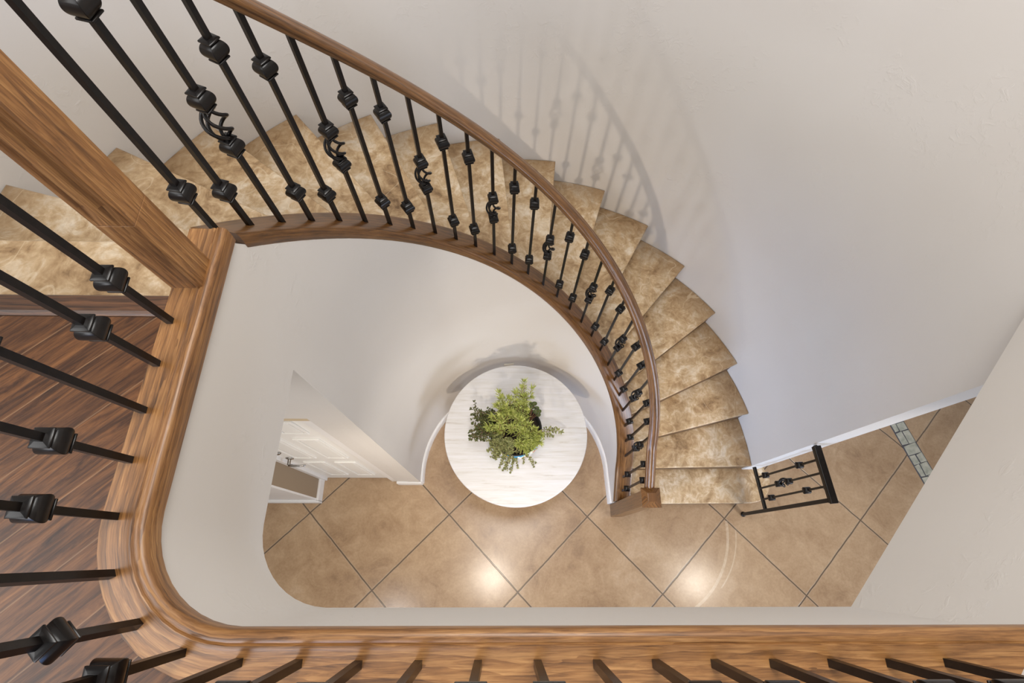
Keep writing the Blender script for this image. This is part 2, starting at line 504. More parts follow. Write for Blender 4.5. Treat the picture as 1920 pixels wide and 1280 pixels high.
# soffit / ceiling of the ground floor
bm = new_bm()
wp = [p.xy for p in well_path(.05)]
poly = [(-5, .52)] + [(LX1 - .05, .52)] + [p for p in wp if p.y < .5] + [(D0 + DN * .05).xy, (b2 + DN * .05).xy, (2.0, .64), along(3.6).xy, (6.5, 1.6), (6.5, -4.5), (-5, -4.5)]
prism(bm, poly, Z_CEIL, Z_CEIL + .06)
struct('ceiling', bm, 'wall')

# upstairs floor
bm = new_bm()
bp = [p.xy for p in well_path(.069)]
poly = [(-3.6, .459), (bp[0].x, .459)] + [p for p in bp if p.y < .45] + [(bp[-1].x, -3.2), (-3.6, -3.2)]
prism(bm, poly, Z_UP - .05, Z_UP)
struct('floor_upstairs', bm, 'walnut')
bm = new_bm()
box(bm, -3.6, -.702, .4595, .512, Z_UP - .045, Z_UP + .004)
struct('trim_1', bm, 'walnut_strip', bevel=.012, seg=3)
bm = new_bm(); box(bm, -3.6, -.70, .46, .495, Z_UP - RISE, Z_UP - .045); struct('trim_2', bm, 'white')

# oak board and nosing round the well
bm = new_bm()
zb = Z_BOARD
well_sweep(bm, [(-.011, zb - .046), (-.013, zb - .03), (-.013, zb - .004), (-.010, zb + .003), (-.002, zb + .006), (.006, zb + .005), (.009, zb + .001),
                (.012, zb + .004), (.017, zb + .003), (.021, zb), (.069, zb), (.071, zb - .004), (.071, zb - .03), (.02, zb - .046)])
smooth_by_angle(struct('trim_3', bm, 'oak'), 50)

# pale stamped strip across the foyer floor
SD = Vector((sin(rad(16.7)), -cos(rad(16.7)), 0)); SW = WD
S0 = Vector((3.2715, 1.003, 0))
bm = new_bm()
prism(bm, [S0.xy, (S0 + SW * .135).xy, (S0 + SW * .135 + SD * 2.4).xy, (S0 + SD * 2.4).xy], 0, .002)
strip = struct('trim_4', bm, 'grout')
random.seed(3); t = .0; row = 0
bm = new_bm()
while t < 2.3:
    h_ = random.uniform(.06, .12)
    two = row % 2 == 1
    cuts = [(.008, .062), (.07, .127)] if two else ([(.008, .127)] if row % 4 else [(.008, .05), (.058, .127)])
    for a0, a1 in cuts:
        j = lambda: random.uniform(-.004, .004)
        q = [S0 + SW * (a0 + j()) + SD * (t + .004 + j()), S0 + SW * (a1 + j()) + SD * (t + .004 + j()), S0 + SW * (a1 + j()) + SD * (t + h_ - .004 + j()), S0 + SW * (a0 + j()) + SD * (t + h_ - .004 + j())]
        prism(bm, [p.xy for p in q], .002, .005)
    t += h_; row += 1
struct('stone', bm, 'stone', strip, bevel=.0015)

# ---- closet door and its wall, under the stair
YD = .557
bm = new_bm()
prism(bm, [(-.815, .520), (-.632, .513), (-.66, .60), (-.815, .64)], 0, Z_CEIL)      # pier between door and drum
box(bm, -1.45, -.815, .522, .64, 2.10, Z_CEIL)                     # wall over the door
struct('wall_closet', bm, 'wall')
bm = new_bm(); box(bm, -2.6, -1.42, .392, .66, 0, Z_CEIL); struct('wall_left', bm, plain('taupe_wall', srgb(150, 132, 110), .6))  # stub wall in an even taupe, darker than its white hall face
bm = new_bm(); box(bm, -2.6, -1.4195, .379, .392, 0, Z_CEIL); struct('wall_hall', bm, 'white')
bm = new_bm()
box(bm, -1.42, -.815, .5235, .556, 2.052, 2.10); struct('trim_5', bm, 'tan')  # tan head stop below the wall over the door
bm = new_bm()
box(bm, -.872, -.814, .530, .60, 0, 2.10)                      # right jamb
box(bm, -1.42, -1.385, .535, .60, 0, 2.05)                      # left casing
struct('trim_6', bm, 'white', bevel=.002)
bm = new_bm(); box(bm, -1.4205, -1.404, .372, .545, 0, .1); struct('baseboard_left', bm, 'white', bevel=.003)
bm = new_bm(); box(bm, -2.6, -1.404, .362, .3795, 0, .075); box(bm, -2.6, -1.404, .368, .3795, .075, .1); struct('baseboard_hall', bm, 'white', bevel=.002)
bm = new_bm(); box(bm, -.818, -.625, .502, .5205, 0, .1); struct('baseboard_closet', bm, 'white', bevel=.003)

DX0, DX1 = -1.384, -.873
bm = new_bm()
box(bm, DX0, DX1, YD, YD + .036, .008, 2.045)
door = struct('door_1', bm, 'door', bevel=.002)
w = DX1 - DX0
bm = new_bm()
for (z0, z1) in ((.22, .80), (.95, 1.53), (1.66, 1.91)):
    for (x0, x1) in ((DX0 + .085, DX0 + w / 2 - .03), (DX0 + w / 2 + .03, DX1 - .085)):
        # raised moulding ring and raised field
        for (xa, xb, za, zb_) in ((x0, x1, z0, z0 + .018), (x0, x1, z1 - .018, z1), (x0, x0 + .018, z0 + .018, z1 - .018), (x1 - .018, x1, z0 + .018, z1 - .018)):
            box(bm, xa, xb, YD - .009, YD + .001, za, zb_)
        vs = box(bm, x0 + .026, x1 - .026, YD - .007, YD + .001, z0 + .026, z1 - .026)
obj('door_panel', bm, 'door', door, bevel=.004)
bm = new_bm()
hx, hz = -1.335, .93
lathe(bm, [(.0, 0), (.026, 0), (.026, .006), (.016, .010), (.010, .012), (.010, .045), (.0, .046)], 24, Matrix.Translation((hx, YD, hz)) @ Matrix.Rotation(rad(90), 4, 'X'))
tube(bm, [(hx, YD - .045, hz), (hx + .03, YD - .05, hz + .002), (hx + .07, YD - .05, hz), (hx + .105, YD - .046, hz - .004)], [.009, .008, .007, .006], 10)
hd = obj('door_handle', bm, 'chrome', door, smooth=True); hd['label'] = 'nickel lever handle on its round rose'
bm = new_bm(); lathe(bm, [(0, 0), (.022, 0), (.022, .008), (.012, .016), (0, .017)], 24, Matrix.Translation((hx - .002, YD, hz + .19)) @ Matrix.Rotation(rad(90), 4, 'X'))
obj('deadbolt', bm, 'chrome', door, smooth=True)
for z in (.22, 1.0, 1.76):
    bm = new_bm(); tube(bm, [(DX1 + .006, YD - .005, z - .045), (DX1 + .006, YD - .005, z + .045)], .006, 10); obj('hinge', bm, 'hinge', door)

# outlet on the drum wall behind the table
o_a = 94.5
OUT = thing('wall_outlet', 'small almond wall outlet plate on the curved wall just behind the round table', 'outlet', pol(R_IN - .001, o_a, .55), rz=rad(o_a + 90))
bm = new_bm(); box(bm, -.036, .036, -.001, .006, -.058, .058); obj('cover_plate', bm, 'plate', OUT, bevel=.002)
for s in (-1, 1):
    bm = new_bm(); box(bm, -.016, .016, .005, .009, s * .026 - .013, s * .026 + .013); obj('socket', bm, 'plate', OUT, bevel=.002)

# ================================================================== STAIRCASE
ST = thing('staircase', 'curved staircase of tan mottled stained concrete steps winding up along the wall', 'staircase', (CX, CY, 0))
OUTA = {2: .8, 3: 12.4, 4: 23.6, 5: 35.7, 6: 47.8, 7: 59.4, 8: 71.0, 9: 82.6, 10: 94.3, 11: 105.8, 12: 117.3, 13: 128.8, 14: 140.6, 15: 152.0, 16: 163.3}
R_TI = .80                     # treads start under the curb
def nose(k):
    """inner and outer end of the nosing line of step k (world xy)"""
    if k == 1: return Vector((.90, .348)), Vector((1.90, .354))
    if k == 2: return Vector((.90, .584)), Vector((1.872, .604))
    if k == 17: return Vector((-.66, .764)), Vector((-1.60, .764))
    if k == 18: return Vector((-.66, .497)), Vector((-1.612, .497))
    lag = 2.0 if k < 15 else (2.6 if k == 15 else 2.0)
    return Vector(pol(R_TI, OUTA[k] - lag)), Vector(pol(R_OUT, OUTA[k]))
def ang(v): return math.degrees(math.atan2(v.y - CY, v.x - CX))
def arc(r, a, b, n=8): return [Vector(pol(r, a + (b - a) * i / n)) for i in range(n + 1)]
def step_outline(k, setback):
    i0, o0 = nose(k); i1, o1 = nose(k + 1)
    d0 = (o0 - i0).normalized(); f0 = Vector((d0.y, -d0.x))          # downhill
    d1 = (o1 - i1).normalized(); f1 = Vector((d1.y, -d1.x))
    i0, o0 = i0 - f0 * setback, o0 - f0 * setback
    i1, o1 = i1 - f1 * .05, o1 - f1 * .05
    if k == 1:
        back = [Vector((.82, .64)), Vector((1.88, .65))]
        if setback == 0:
            rnd = [(1.96, .366), (2.01, .395), (2.045, .435), (2.066, .480), (2.073, .525), (2.066, .570), (2.045, .610), (2.02, .647)]
        else:
            rnd = [(1.95, .39), (1.99, .415), (2.02, .45), (2.04, .49), (2.046, .525), (2.04, .565), (2.02, .60), (2.0, .64)]
        return [i0, o0] + [Vector(p) for p in rnd] + [Vector((1.88, .62)), Vector((.90, .62))]
    if k >= 16:
        def w(o): return o
        if k == 16: return [i0, o0] + [Vector((-1.606, .95)), Vector((-1.609, .72)), Vector((-.66, .72))]
        return [i0, Vector((-1.609, i0.y)), Vector((-1.611, .45)), Vector((-.66, .45))]
    R = R_OUT - .001
    oa0, oa1 = ang(o0), ang(o1)
    ia0, ia1 = ang(i0), ang(i1)
    if oa1 < oa0: oa1 += 360
    if ia1 < ia0 - 20: ia1 += 360
    return arc(R, oa0, oa1) + arc(R_TI, ia1, ia0, 6)
for k in range(1, 18):
    zt = k * RISE
    bm = new_bm()
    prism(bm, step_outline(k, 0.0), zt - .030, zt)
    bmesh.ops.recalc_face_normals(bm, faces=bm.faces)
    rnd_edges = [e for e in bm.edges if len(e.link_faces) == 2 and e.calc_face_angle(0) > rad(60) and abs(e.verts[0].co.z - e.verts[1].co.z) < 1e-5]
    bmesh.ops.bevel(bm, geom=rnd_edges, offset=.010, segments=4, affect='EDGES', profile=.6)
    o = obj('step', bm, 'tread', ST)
    smooth_by_angle(o, 35)
    o.location = (-CX, -CY, 0)
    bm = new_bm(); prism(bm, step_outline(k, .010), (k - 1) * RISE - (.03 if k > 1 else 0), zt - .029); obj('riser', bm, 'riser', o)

# oak curb the balusters stand in
bm = new_bm()
curb_sweep(bm, [(-.052, -.062), (-.054, -.055), (-.054, -.012), (-.050, -.003), (-.040, 0), (.052, 0), (.060, -.004), (.062, -.012), (.062, -.16), (-.03, -.16), (-.03, -.062)])
o = obj('curb', bm, 'oak_dark', ST); o['label'] = 'dark oak curb'; o.location = (-CX, -CY, 0); smooth_by_angle(o, 40)

# ================================================================== IRON BALUSTERS
def sq_lathe(bm, prof, z, rounding=.3, bulge=0):
    secs = []
    for dz, hw in prof:
        c = hw * (1 - rounding * .35)
        sec = []
        for (sx, sy) in ((1, 1), (-1, 1), (-1, -1), (1, -1)):
            if (sx * sy) > 0: a, b_ = (hw * sx, c * sy), (c * sx, hw * sy)
            else: a, b_ = (c * sx, hw * sy), (hw * sx, c * sy)
            sec += [Vector((*a, z + dz)), Vector((*b_, z + dz))]
        secs.append(sec)
    sweep(bm, secs)
KN = [(-.0265, .0075), (-.0265, .0158), (-.0255, .0170), (-.0228, .0170), (-.0216, .0158), (-.0212, .0125)]
KN += [(-.0212 + .0372 * i / 16, .0125 + .0098 * sin(pi * (i / 16) ** .92) ** .62) for i in range(1, 16)]
KN += [(.0160, .0122), (.0172, .0125), (.0178, .0158), (.0188, .0170), (.0214, .0170), (.0226, .0158), (.0236, .0110), (.0250, .0075)]
KN = [(a * .95, b * .92) for a, b in KN]
HW = .0063
mesh_cache = {}
def knuckle_mesh():
    if 'k' not in mesh_cache:
        bm = new_bm(); sq_lathe(bm, KN, 0, .12); bmesh.ops.recalc_face_normals(bm, faces=bm.faces)
        for e in bm.edges: e.smooth = len(e.link_faces) < 2 or e.calc_face_angle(0) < rad(38)
        for f in bm.faces: f.smooth = True
        me = bpy.data.meshes.new('knuckle'); bm.to_mesh(me); bm.free(); me.materials.append(M['iron']); mesh_cache['k'] = me
    return mesh_cache['k']
def basket_mesh(h=.088):
    if 'b' not in mesh_cache:
        bm = new_bm()
        for q in range(4):
            pts = []
            for i in range(17):
                t = i / 16; a = q * pi / 2 - t * pi * 1.15
                r = .0045 + .0235 * sin(pi * t) ** .8
                pts.append((r * cos(a), r * sin(a), -h / 2 + h * t))
            tube(bm, pts, .0042, 7)
        bmesh.ops.recalc_face_normals(bm, faces=bm.faces)
        me = bpy.data.meshes.new('basket'); bm.to_mesh(me); bm.free(); me.materials.append(M['iron'])
        for p in me.polygons: p.use_smooth = True
        mesh_cache['b'] = me
    return mesh_cache['b']
def bar_mesh(L, gaps):
    key = ('bar', round(L, 3), tuple(gaps))
    if key not in mesh_cache:
        bm = new_bm(); z = 0
        for g0, g1 in list(gaps) + [(L, L)]:
            box(bm, -HW, HW, -HW, HW, z, g0); z = g1
        me = bpy.data.meshes.new('baluster'); bm.to_mesh(me); bm.free(); me.materials.append(M['iron']); mesh_cache[key] = me
    return mesh_cache[key]
def baluster(parent, p, rz, L, kind, k0, k1, kb, label=None):
    """kind 'knuckle': two knuckles at k0, k1; kind 'basket': basket at kb between two knuckles"""
    gaps = [] if kind == 'knuckle' else [(kb - .043, kb + .043)]
    o = bpy.data.objects.new('baluster', bar_mesh(L, gaps)); C.objects.link(o); o.parent = parent
    o.location = p - parent.location; o.rotation_euler.z = rz
    if label: o['label'] = label
    hs = (k0, k1) if kind == 'knuckle' else (kb - .066, kb + .066)
    for hh in hs:
        q = bpy.data.objects.new('knuckle', knuckle_mesh()); C.objects.link(q); q.parent = o; q.location = (0, 0, hh)
    if kind == 'basket':
        q = bpy.data.objects.new('basket', basket_mesh()); C.objects.link(q); q.parent = o; q.location = (0, 0, kb)
    return o

# ---- stair railing
SR = thing('stair_railing', 'long curved oak handrail on iron balusters winding down to the floor newel post', 'railing', (CX, CY, 0))
PITCH = .0878
def rail_off(i): return .735
for i in range(29):
    a = 171.25 - i * 6.4
    if a > -1:
        p = pol(R_BAL, a, zc(a)); rz = rad(a)
    else:
        y = .608 - (i - 26) * .0895 + .0
        y = {27: .518, 28: .428}.get(i, .6)
        t = (CY - y) / (CY - .36)
        p = Vector((.889 + .003 * t, y, zc(0) - (zc(0) - .27) * t)); rz = 0
    kind = 'basket' if i % 3 == 2 else 'knuckle'
    baluster(SR, p - Vector((0, 0, .01)), rz, .735, kind, .148, .597, .374, 'baluster with an open twisted basket' if kind == 'basket' else None)
# handrail
def rail_profile():
    w, pr = .031, []
    for (x, z) in ((-.020, -.030), (-.024, -.024), (-.024, -.016), (-.0295, -.010), (-.031, -.002), (-.029, .008), (-.024, .013), (-.020, .012), (-.017, .016), (-.010, .022), (0, .0245),
                   (.010, .022), (.017, .016), (.020, .012), (.024, .013), (.029, .008), (.031, -.002), (.0295, -.010), (.024, -.016), (.024, -.024), (.020, -.030)):
        pr.append((x, z))
    return pr
def rail_sections():
    secs = []
    pr = rail_profile()
    a = 178.5
    stations = []
    while a > 0: stations.append((a, None)); a -= 2.5
    for i in range(9): stations.append((0, CY - (CY - .352) * i / 8))
    for a, y in stations:
        sec = []
        for x, z in pr:
            if y is None: sec.append(Vector((*pol(R_BAL + x, a), zc(a) + .745 + z)))
            else:
                t = (CY - y) / (CY - .352)
                sec.append(Vector((.889 + .008 * t + x, y, zc(0) - (zc(0) - .262) * t + .745 + z)))
        secs.append(sec)
    return secs
bm = new_bm(); sweep(bm, rail_sections())
o = obj('handrail', bm, 'oak_dark', SR); o.location = (-CX, -CY, 0); smooth_by_angle(o, 50)
# floor newel
NX, NY = .899, .311
bm = new_bm()
box(bm, NX - .046, NX + .046, NY - .046, NY + .046, 0, 1.012, axis=(0, 0, 1))
nw = obj('newel_post', bm, 'oak_dark', SR, bevel=.003); nw.location = (-CX, -CY, 0); nw['label'] = 'square oak newel post with pyramid cap at the foot of the stair'
bm = new_bm()
secs = [[Vector((NX + sx * h, NY + sy * h, z)) for sx, sy in ((1, 1), (-1, 1), (-1, -1), (1, -1))] for h, z in ((.046, 1.006), (.057, 1.010), (.058, 1.026), (.025, 1.052))]
sweep(bm, secs); obj('post_cap', bm, 'oak_dark', nw, bevel=.0015)

# ---- landing railing
LR = thing('landing_railing', 'iron balusters with oak handrail standing on the oak board round the upstairs landing', 'railing', (-.7, -.17, Z_BOARD))
TX, TY, TS = -.668, .553, .034
LB = [(-.684, .442), (-.687, .349), (-.688, .254), (-.688, .160), (-.686, .061), (-.665, -.033), (-.600, -.108), (-.518, -.149), (-.424, -.163), (-.328, -.165)]
LB += [(-.231 + .0972 * i, -.167) for i in range(11)]
for i, (x, y) in enumerate(LB):
    kind = 'basket' if i % 3 == 2 else 'knuckle'
    if y < -.14: rz = 0
    elif x < -.68: rz = 0
    else: rz = math.atan2(y - .072, x + .441)
    baluster(LR, Vector((x, y, Z_BOARD - .004)), rz, .86, kind, .182 if i < 9 else .236, .66, .42, 'baluster with an open twisted basket' if kind == 'basket' else None)
bm = new_bm(); pr = rail_profile()
cl = [Vector((-.668, .51, 0))] + [Vector((-.687, y, 0)) for y in (.4, .3, .2, .13, .072)]
cl += [Vector((-.441 + .24 * cos(rad(a)), .072 + .24 * sin(rad(a)), 0)) for a in range(190, 270, 10)]
cl += [Vector((x, -.168, 0)) for x in (-.441, -.2, 0, .2, .4, .6, .84)]
secs = []
for i, p in enumerate(cl):
    t = (cl[min(i + 1, len(cl) - 1)] - cl[max(i - 1, 0)]).normalized(); n = Vector((-t.y, t.x, 0))
    secs.append([Vector((*(p + n * x).xy, Z_BOARD + .875 + z)) for x, z in pr])
sweep(bm, secs); o = obj('handrail', bm, 'oak_dark', LR); o.location = -LR.location; smooth_by_angle(o, 50)

# top newel, fluted above its plain foot
NPZ = 3.48
bm = new_bm()
box(bm, TX - TS, TX + TS, TY - TS, TY + TS, Z_BOARD - .002, NPZ, axis=(0, 0, 1))
g = .006
def fl(zg):
    s = TS; f = zg
    return [(-s, -s), (-s + .008, -s), (-s + .012, -s + f), (-s + .022, -s + f), (-s + .027, -s), (s - .027, -s), (s - .022, -s + f), (s - .012, -s + f), (s - .008, -s), (s, -s),
            (s, s), (s - .008, s), (s - .012, s - f), (s - .022, s - f), (s - .027, s), (-s + .027, s), (-s + .022, s - f), (-s + .012, s - f), (-s + .008, s), (-s, s)]
secs = [[Vector((TX + x, TY + y, z)) for x, y in fl(f)] for z, f in ((NPZ, 0.0002), (NPZ + .05, g), (4.33, g), (4.36, .0002), (4.42, .0002))]
sweep(bm, secs)
for f in bm.faces: f.normal_update(); face_uv(bm, f, (0, 0, 1))
nw2 = obj('newel_post', bm, 'oak', SR, bevel=.0015); nw2.location = (-CX, -CY, 0); nw2['label'] = 'thick fluted oak newel post at the head of the stair'
bm = new_bm()
secs = [[Vector((TX + sx * h, TY + sy * h, z)) for sx, sy in ((1, 1), (-1, 1), (-1, -1), (1, -1))] for h, z in ((.034, 4.415), (.045, 4.42), (.046, 4.436), (.02, 4.46))]
sweep(bm, secs); obj('post_cap', bm, 'oak', nw2)

# ---- short guard rail beside the bottom step
GP = Vector((1.895, .285, 0)); GW = Vector((1.868, .592, 0))
GR = thing('guard_rail', 'short black iron guard rail standing beside the rounded bottom step at the wall', 'railing', GP)
gd = (GW - GP); gl = gd.length; gdn = gd.normalized(); grz = math.atan2(gdn.y, gdn.x)
T = Matrix.Rotation(grz, 4, 'Z')
bm = new_bm(); box(bm, -.012, .012, -.012, .012, .03, 1.19, T); obj('post', bm, 'iron', GR, bevel=.002)
bm = new_bm(); lathe(bm, [(0, 0), (.014, .001), (.019, .010), (.020, .018), (.016, .028), (.0, .032)], 20); obj('post_foot', bm, 'iron', GR, smooth=True)
bm = new_bm(); box(bm, .0, gl, -.010, .010, .375, .398, T); obj('bottom_rail', bm, 'iron', GR, bevel=.002)
bm = new_bm(); box(bm, -.022, gl, -.021, .021, 1.19, 1.212, T); box(bm, -.016, gl, -.012, .012, 1.165, 1.19, T); obj('top_rail', bm, 'iron', GR, bevel=.003)
bm = new_bm(); tube(bm, [T @ Vector((gl, .0, 1.18)), T @ Vector((gl + .004, -.02, 1.17))], .007, 8); obj('wall_bracket', bm, 'iron', GR)
for q, fx in enumerate((.25, .5, .75)):
    p = GP + gdn * (gl * fx) + Vector((0, 0, .39))
    baluster(GR, p, grz, .79, 'basket' if q == 1 else 'knuckle', .13, .58, .34)

# ================================================================== TABLE
TC = Vector((.094, .762, 0)); TR = .487
TB = thing('round_table', 'round whitewashed plank table standing against the curved wall under the stair', 'table', TC)
bm = new_bm(); lathe(bm, [(0, .718), (TR - .008, .718), (TR - .001, .724), (TR, .732), (TR, .743), (TR - .003, .748), (TR - .008, .75), (0, .75)], 96)
o = obj('tabletop', bm, 'table', TB); smooth_by_angle(o, 30)
bm = new_bm(); lathe(bm, [(0, .10), (.09, .10), (.11, .13), (.07, .20), (.055, .28), (.085, .40), (.09, .46), (.06, .55), (.07, .62), (.12, .69), (.16, .718), (0, .718)], 32)
obj('pedestal', bm, 'white', TB, smooth=True)
for q in range(4):
    a = rad(45 + 90 * q); d = Vector((cos(a), sin(a), 0)); n = Vector((-d.y, d.x, 0))
    secs = []
    for r, zl, zh in ((.04, .10, .20), (.14, .06, .16), (.24, .012, .09), (.31, 0, .055), (.33, 0, .04)):
        secs.append([d * r + n * s * .028 + Vector((0, 0, z)) for s, z in ((-1, zl), (1, zl), (1, zh), (-1, zh))])
    bm = new_bm(); sweep(bm, secs); obj('foot', bm, 'white', TB, bevel=.006)

# ================================================================== POTTED HERBS
PC = Vector((.088, .742, .75))
PL = thing('potted_herbs', 'painted mosaic bowl of mixed herbs and trailing plants on the round table', 'plant', PC)
bm = new_bm()
lathe(bm, [(0, 0), (.09, 0), (.11, .006), (.150, .03), (.174, .07), (.178, .11), (.172, .165), (.166, .17), (.158, .165), (.156, .13), (0, .12)], 48)
o = obj('bowl', bm, 'mosaic', PL, smooth=True); o['label'] = 'bowl painted with blue, red and white pieces'
bm = new_bm()
lathe(bm, [(0, .121), (.150, .121), (.160, .175), (.171, .178), (.171, .184), (.163, .185), (.155, .165), (0, .165)], 48)
obj('liner_pot', bm, 'pot', PL, smooth=True)
bm = new_bm(); lathe(bm, [(0, .164), (.149, .164), (.145, .170), (.07, .176), (0, .178)], 32); obj('soil', bm, 'soil', PL, smooth=True)

def leaf(bm, base, d, L, w, droop=.0, fold=.25):
    """a thin lens-shaped leaf with a midrib fold"""
    d = d.normalized(); s = d.cross(Vector((0, 0, 1)))
    if s.length < .1: s = Vector((1, 0, 0))
    s.normalize(); u = s.cross(d).normalized()
    mid = base + d * L * .5 - Vector((0, 0, droop * .3)); tip = base + d * L - Vector((0, 0, droop))
    v0 = bm.verts.new(base); vm = bm.verts.new(mid - u * w * fold); vl = bm.verts.new(mid + s * w * .5 + u * w * fold * .2); vr = bm.verts.new(mid - s * w * .5 + u * w * fold * .2); vt = bm.verts.new(tip)
    bm.faces.new((v0, vm, vl)); bm.faces.new((v0, vr, vm)); bm.faces.new((vm, vt, vl)); bm.faces.new((vm, vr, vt))

def curve_pts(p0, p1, lift, n=9):
    p0, p1 = Vector(p0), Vector(p1); out = []
    for i in range(n):
        t = i / (n - 1); p = p0.lerp(p1, t); p.z += lift * 4 * t * (1 - t); out.append(p)
    return out
def sample(pts, t):
    f = t * (len(pts) - 1); i = min(int(f), len(pts) - 2); return pts[i].lerp(pts[i + 1], f - i), (pts[i + 1] - pts[i]).normalized()

def wobble(pts, amt):
    f = [random.uniform(-1, 1) for _ in range(4)]; n = len(pts) - 1
    for i, p in enumerate(pts):
        t = i / n
        p.x += amt * t * (f[0] * sin(5 * t + 6 * f[1])); p.y += amt * t * (f[2] * sin(4 * t + 6 * f[3]))
    return pts

def frame(d):
    s = d.cross(Vector((0, 0, 1))); s = s.normalized() if s.length > .05 else Vector((1, 0, 0))
    return s, s.cross(d).normalized()

def sprig(name, mat_, p0, p1, lift, n, L, w, spread, start=.25, tuft=0, stem_r=.0022, branches=0, amt=.012):
    bm = new_bm(); main = wobble(curve_pts(p0, p1, lift), amt)
    runs = [(main, start, n, tuft)]
    for q in range(branches):
        t = random.uniform(.35, .85); p, d = sample(main, t); s, u = frame(d)
        a = random.uniform(0, 2 * pi); ln = (Vector(p1) - Vector(p0)).length * random.uniform(.18, .34)
        e = p + (d * .6 + (s * cos(a) + u * abs(sin(a))) * .8).normalized() * ln
        runs.append((curve_pts(p, e, .004, 5), .1, max(6, int(n * .3)), tuft))
    for pts, st, cnt, tf in runs:
        for q in range(cnt):
            t = st + (1 - st) * (q + random.random() * .8) / cnt
            p, d = sample(pts, min(t, .999)); a = q * 2.399 + random.uniform(-.6, .6); s, u = frame(d)
            sp = spread * random.uniform(.8, 1.15)
            leaf(bm, p, d * (1 - sp) + (s * cos(a) + u * sin(a)) * sp, L * random.uniform(.6, 1.2) * (1 - .3 * t ** 3), w * random.uniform(.75, 1.2), random.uniform(-.003, .006))
        for q in range(tf):
            p, d = sample(pts, .985); a = q * 2.399; s, u = frame(d)
            leaf(bm, p, d * .75 + (s * cos(a) + u * sin(a)) * random.uniform(.25, .8), L * random.uniform(.6, 1), w)
    o = obj(name, bm, mat_, PL)
    bm = new_bm()
    for r_, (pts, *_x) in enumerate(runs): tube(bm, pts, [stem_r * (.6 if r_ else 1) * (1 - .5 * i / len(pts)) for i in range(len(pts))], 6)
    obj('stem', bm, 'stem', o)
    return o

# tips in plan (x, y) relative to the pot centre, with height above the table
random.seed(21)
def rosemary(tx, ty, tz, bx, by, lift=.02, n=44, L=.050):
    sprig('rosemary_sprig', 'rosemary', (bx, by, .17), (tx, ty, tz), lift, n, L, .0054, .60, .22, 12, branches=1)
for tx, ty, tz, bx, by in ((.055, .255, .40, .02, .06), (.035, .225, .36, .0, .06), (.085, .215, .38, .03, .05), (-.005, .19, .34, -.01, .05), (.055, .17, .36, .02, .03),
                           (-.105, .205, .30, -.05, .06), (-.085, .165, .33, -.05, .05), (-.04, .15, .36, -.03, .04), (-.12, .13, .31, -.07, .04), (-.065, .10, .37, -.04, .02),
                           (.015, .11, .38, .0, .02), (-.15, .05, .30, -.08, .01), (-.10, .04, .36, -.05, .0), (-.175, .0, .27, -.09, -.02), (.065, .065, .37, .03, .01),
                           (.02, .03, .40, .0, .0), (.075, .0, .35, .04, -.02), (.11, -.03, .30, .06, -.04), (.03, -.05, .36, .01, -.04),
                           (.12, -.075, .27, .08, -.05), (.065, -.095, .31, .04, -.06), (.145, -.10, .24, .09, -.06), (.02, -.11, .30, .0, -.07), (.10, -.13, .25, .05, -.07),
                           (.15, -.055, .26, .09, -.03), (-.03, -.02, .36, -.02, -.02), (-.11, -.02, .30, -.06, -.02), (.055, -.14, .24, .03, -.08)):
    rosemary(tx, ty, tz, bx, by)
# olive thyme to the left
for q in range(22):
    ty = random.uniform(-.08, .13); far = random.uniform(.17, .30)
    if q < 5: far, ty = random.uniform(.27, .315), (.13, .105, .085, -.005, -.035)[q]
    sprig('thyme_sprig', 'thyme', (random.uniform(-.12, -.07), ty * .5, .17), (-far, ty, random.uniform(.12, .22)), .05, 26, .019, .0095, .8, .3, 5, .0016, 3, .02)
# grey-green creeping thyme, front left, spilling over the rim
for q in range(30):
    a = rad(random.uniform(196, 258)); r = random.uniform(.12, .225)
    x, y = r * cos(a), r * sin(a)
    sprig('creeping_thyme_sprig', 'creeper', (x * .45, y * .45, .17), (x, y, .20 - (r - .1) * .9 + random.uniform(-.02, .03)), .06, 30, .015, .0105, .85, .2, 4, .0015, 3, .025)
# trailing tips over the front
for tx, ty, tz in ((-.028, -.255, .02), (.01, -.225, .05), (.112, -.215, .06), (-.105, -.215, .04), (.05, -.19, .08), (-.135, -.17, .05)):
    sprig('creeping_thyme_sprig', 'creeper', (tx * .5, -.12, .18), (tx, ty, tz), .03, 34, .015, .0105, .85, .15, 4, .0015, 1, .014)
# fleshy trailing stem to the right
o = sprig('succulent_trail', 'creeper', (.10, -.02, .18), (.305, -.005, .10), .05, 22, .03, .012, .8, .45, 4, .002)
for x1, y1 in ((.27, .03), (.24, -.03)):
    sprig('succulent_trail', 'creeper', (.10, -.03, .18), (x1, y1, .12), .04, 18, .026, .011, .8, .45, 4, .002)
# dark broad leaves at the back right
for q, (x, y, z) in enumerate(((.105, .135, .24), (.12, .155, .25), (.135, .13, .23), (.10, .16, .22), (.145, .09, .22), (.125, .10, .26), (.15, .115, .21))):
    bm = new_bm(); secs = []
    base = Vector((.09, .06, .17)); tip = Vector((x, y, z))
    rngs = []
    ctr = bm.verts.new(tip + Vector((0, 0, -.003)))
    ring = [bm.verts.new(tip + Vector((.017 * cos(2 * pi * j / 12) , .015 * sin(2 * pi * j / 12), .002 * cos(4 * pi * j / 12)))) for j in range(12)]
    for j in range(12): bm.faces.new((ctr, ring[j], ring[(j + 1) % 12]))
    o = obj('round_leaf', bm, 'broad', PL, smooth=True)
    bm = new_bm(); tube(bm, curve_pts(base, tip, .01, 6), .0016, 6); obj('leaf_stalk', bm, 'stem', o)
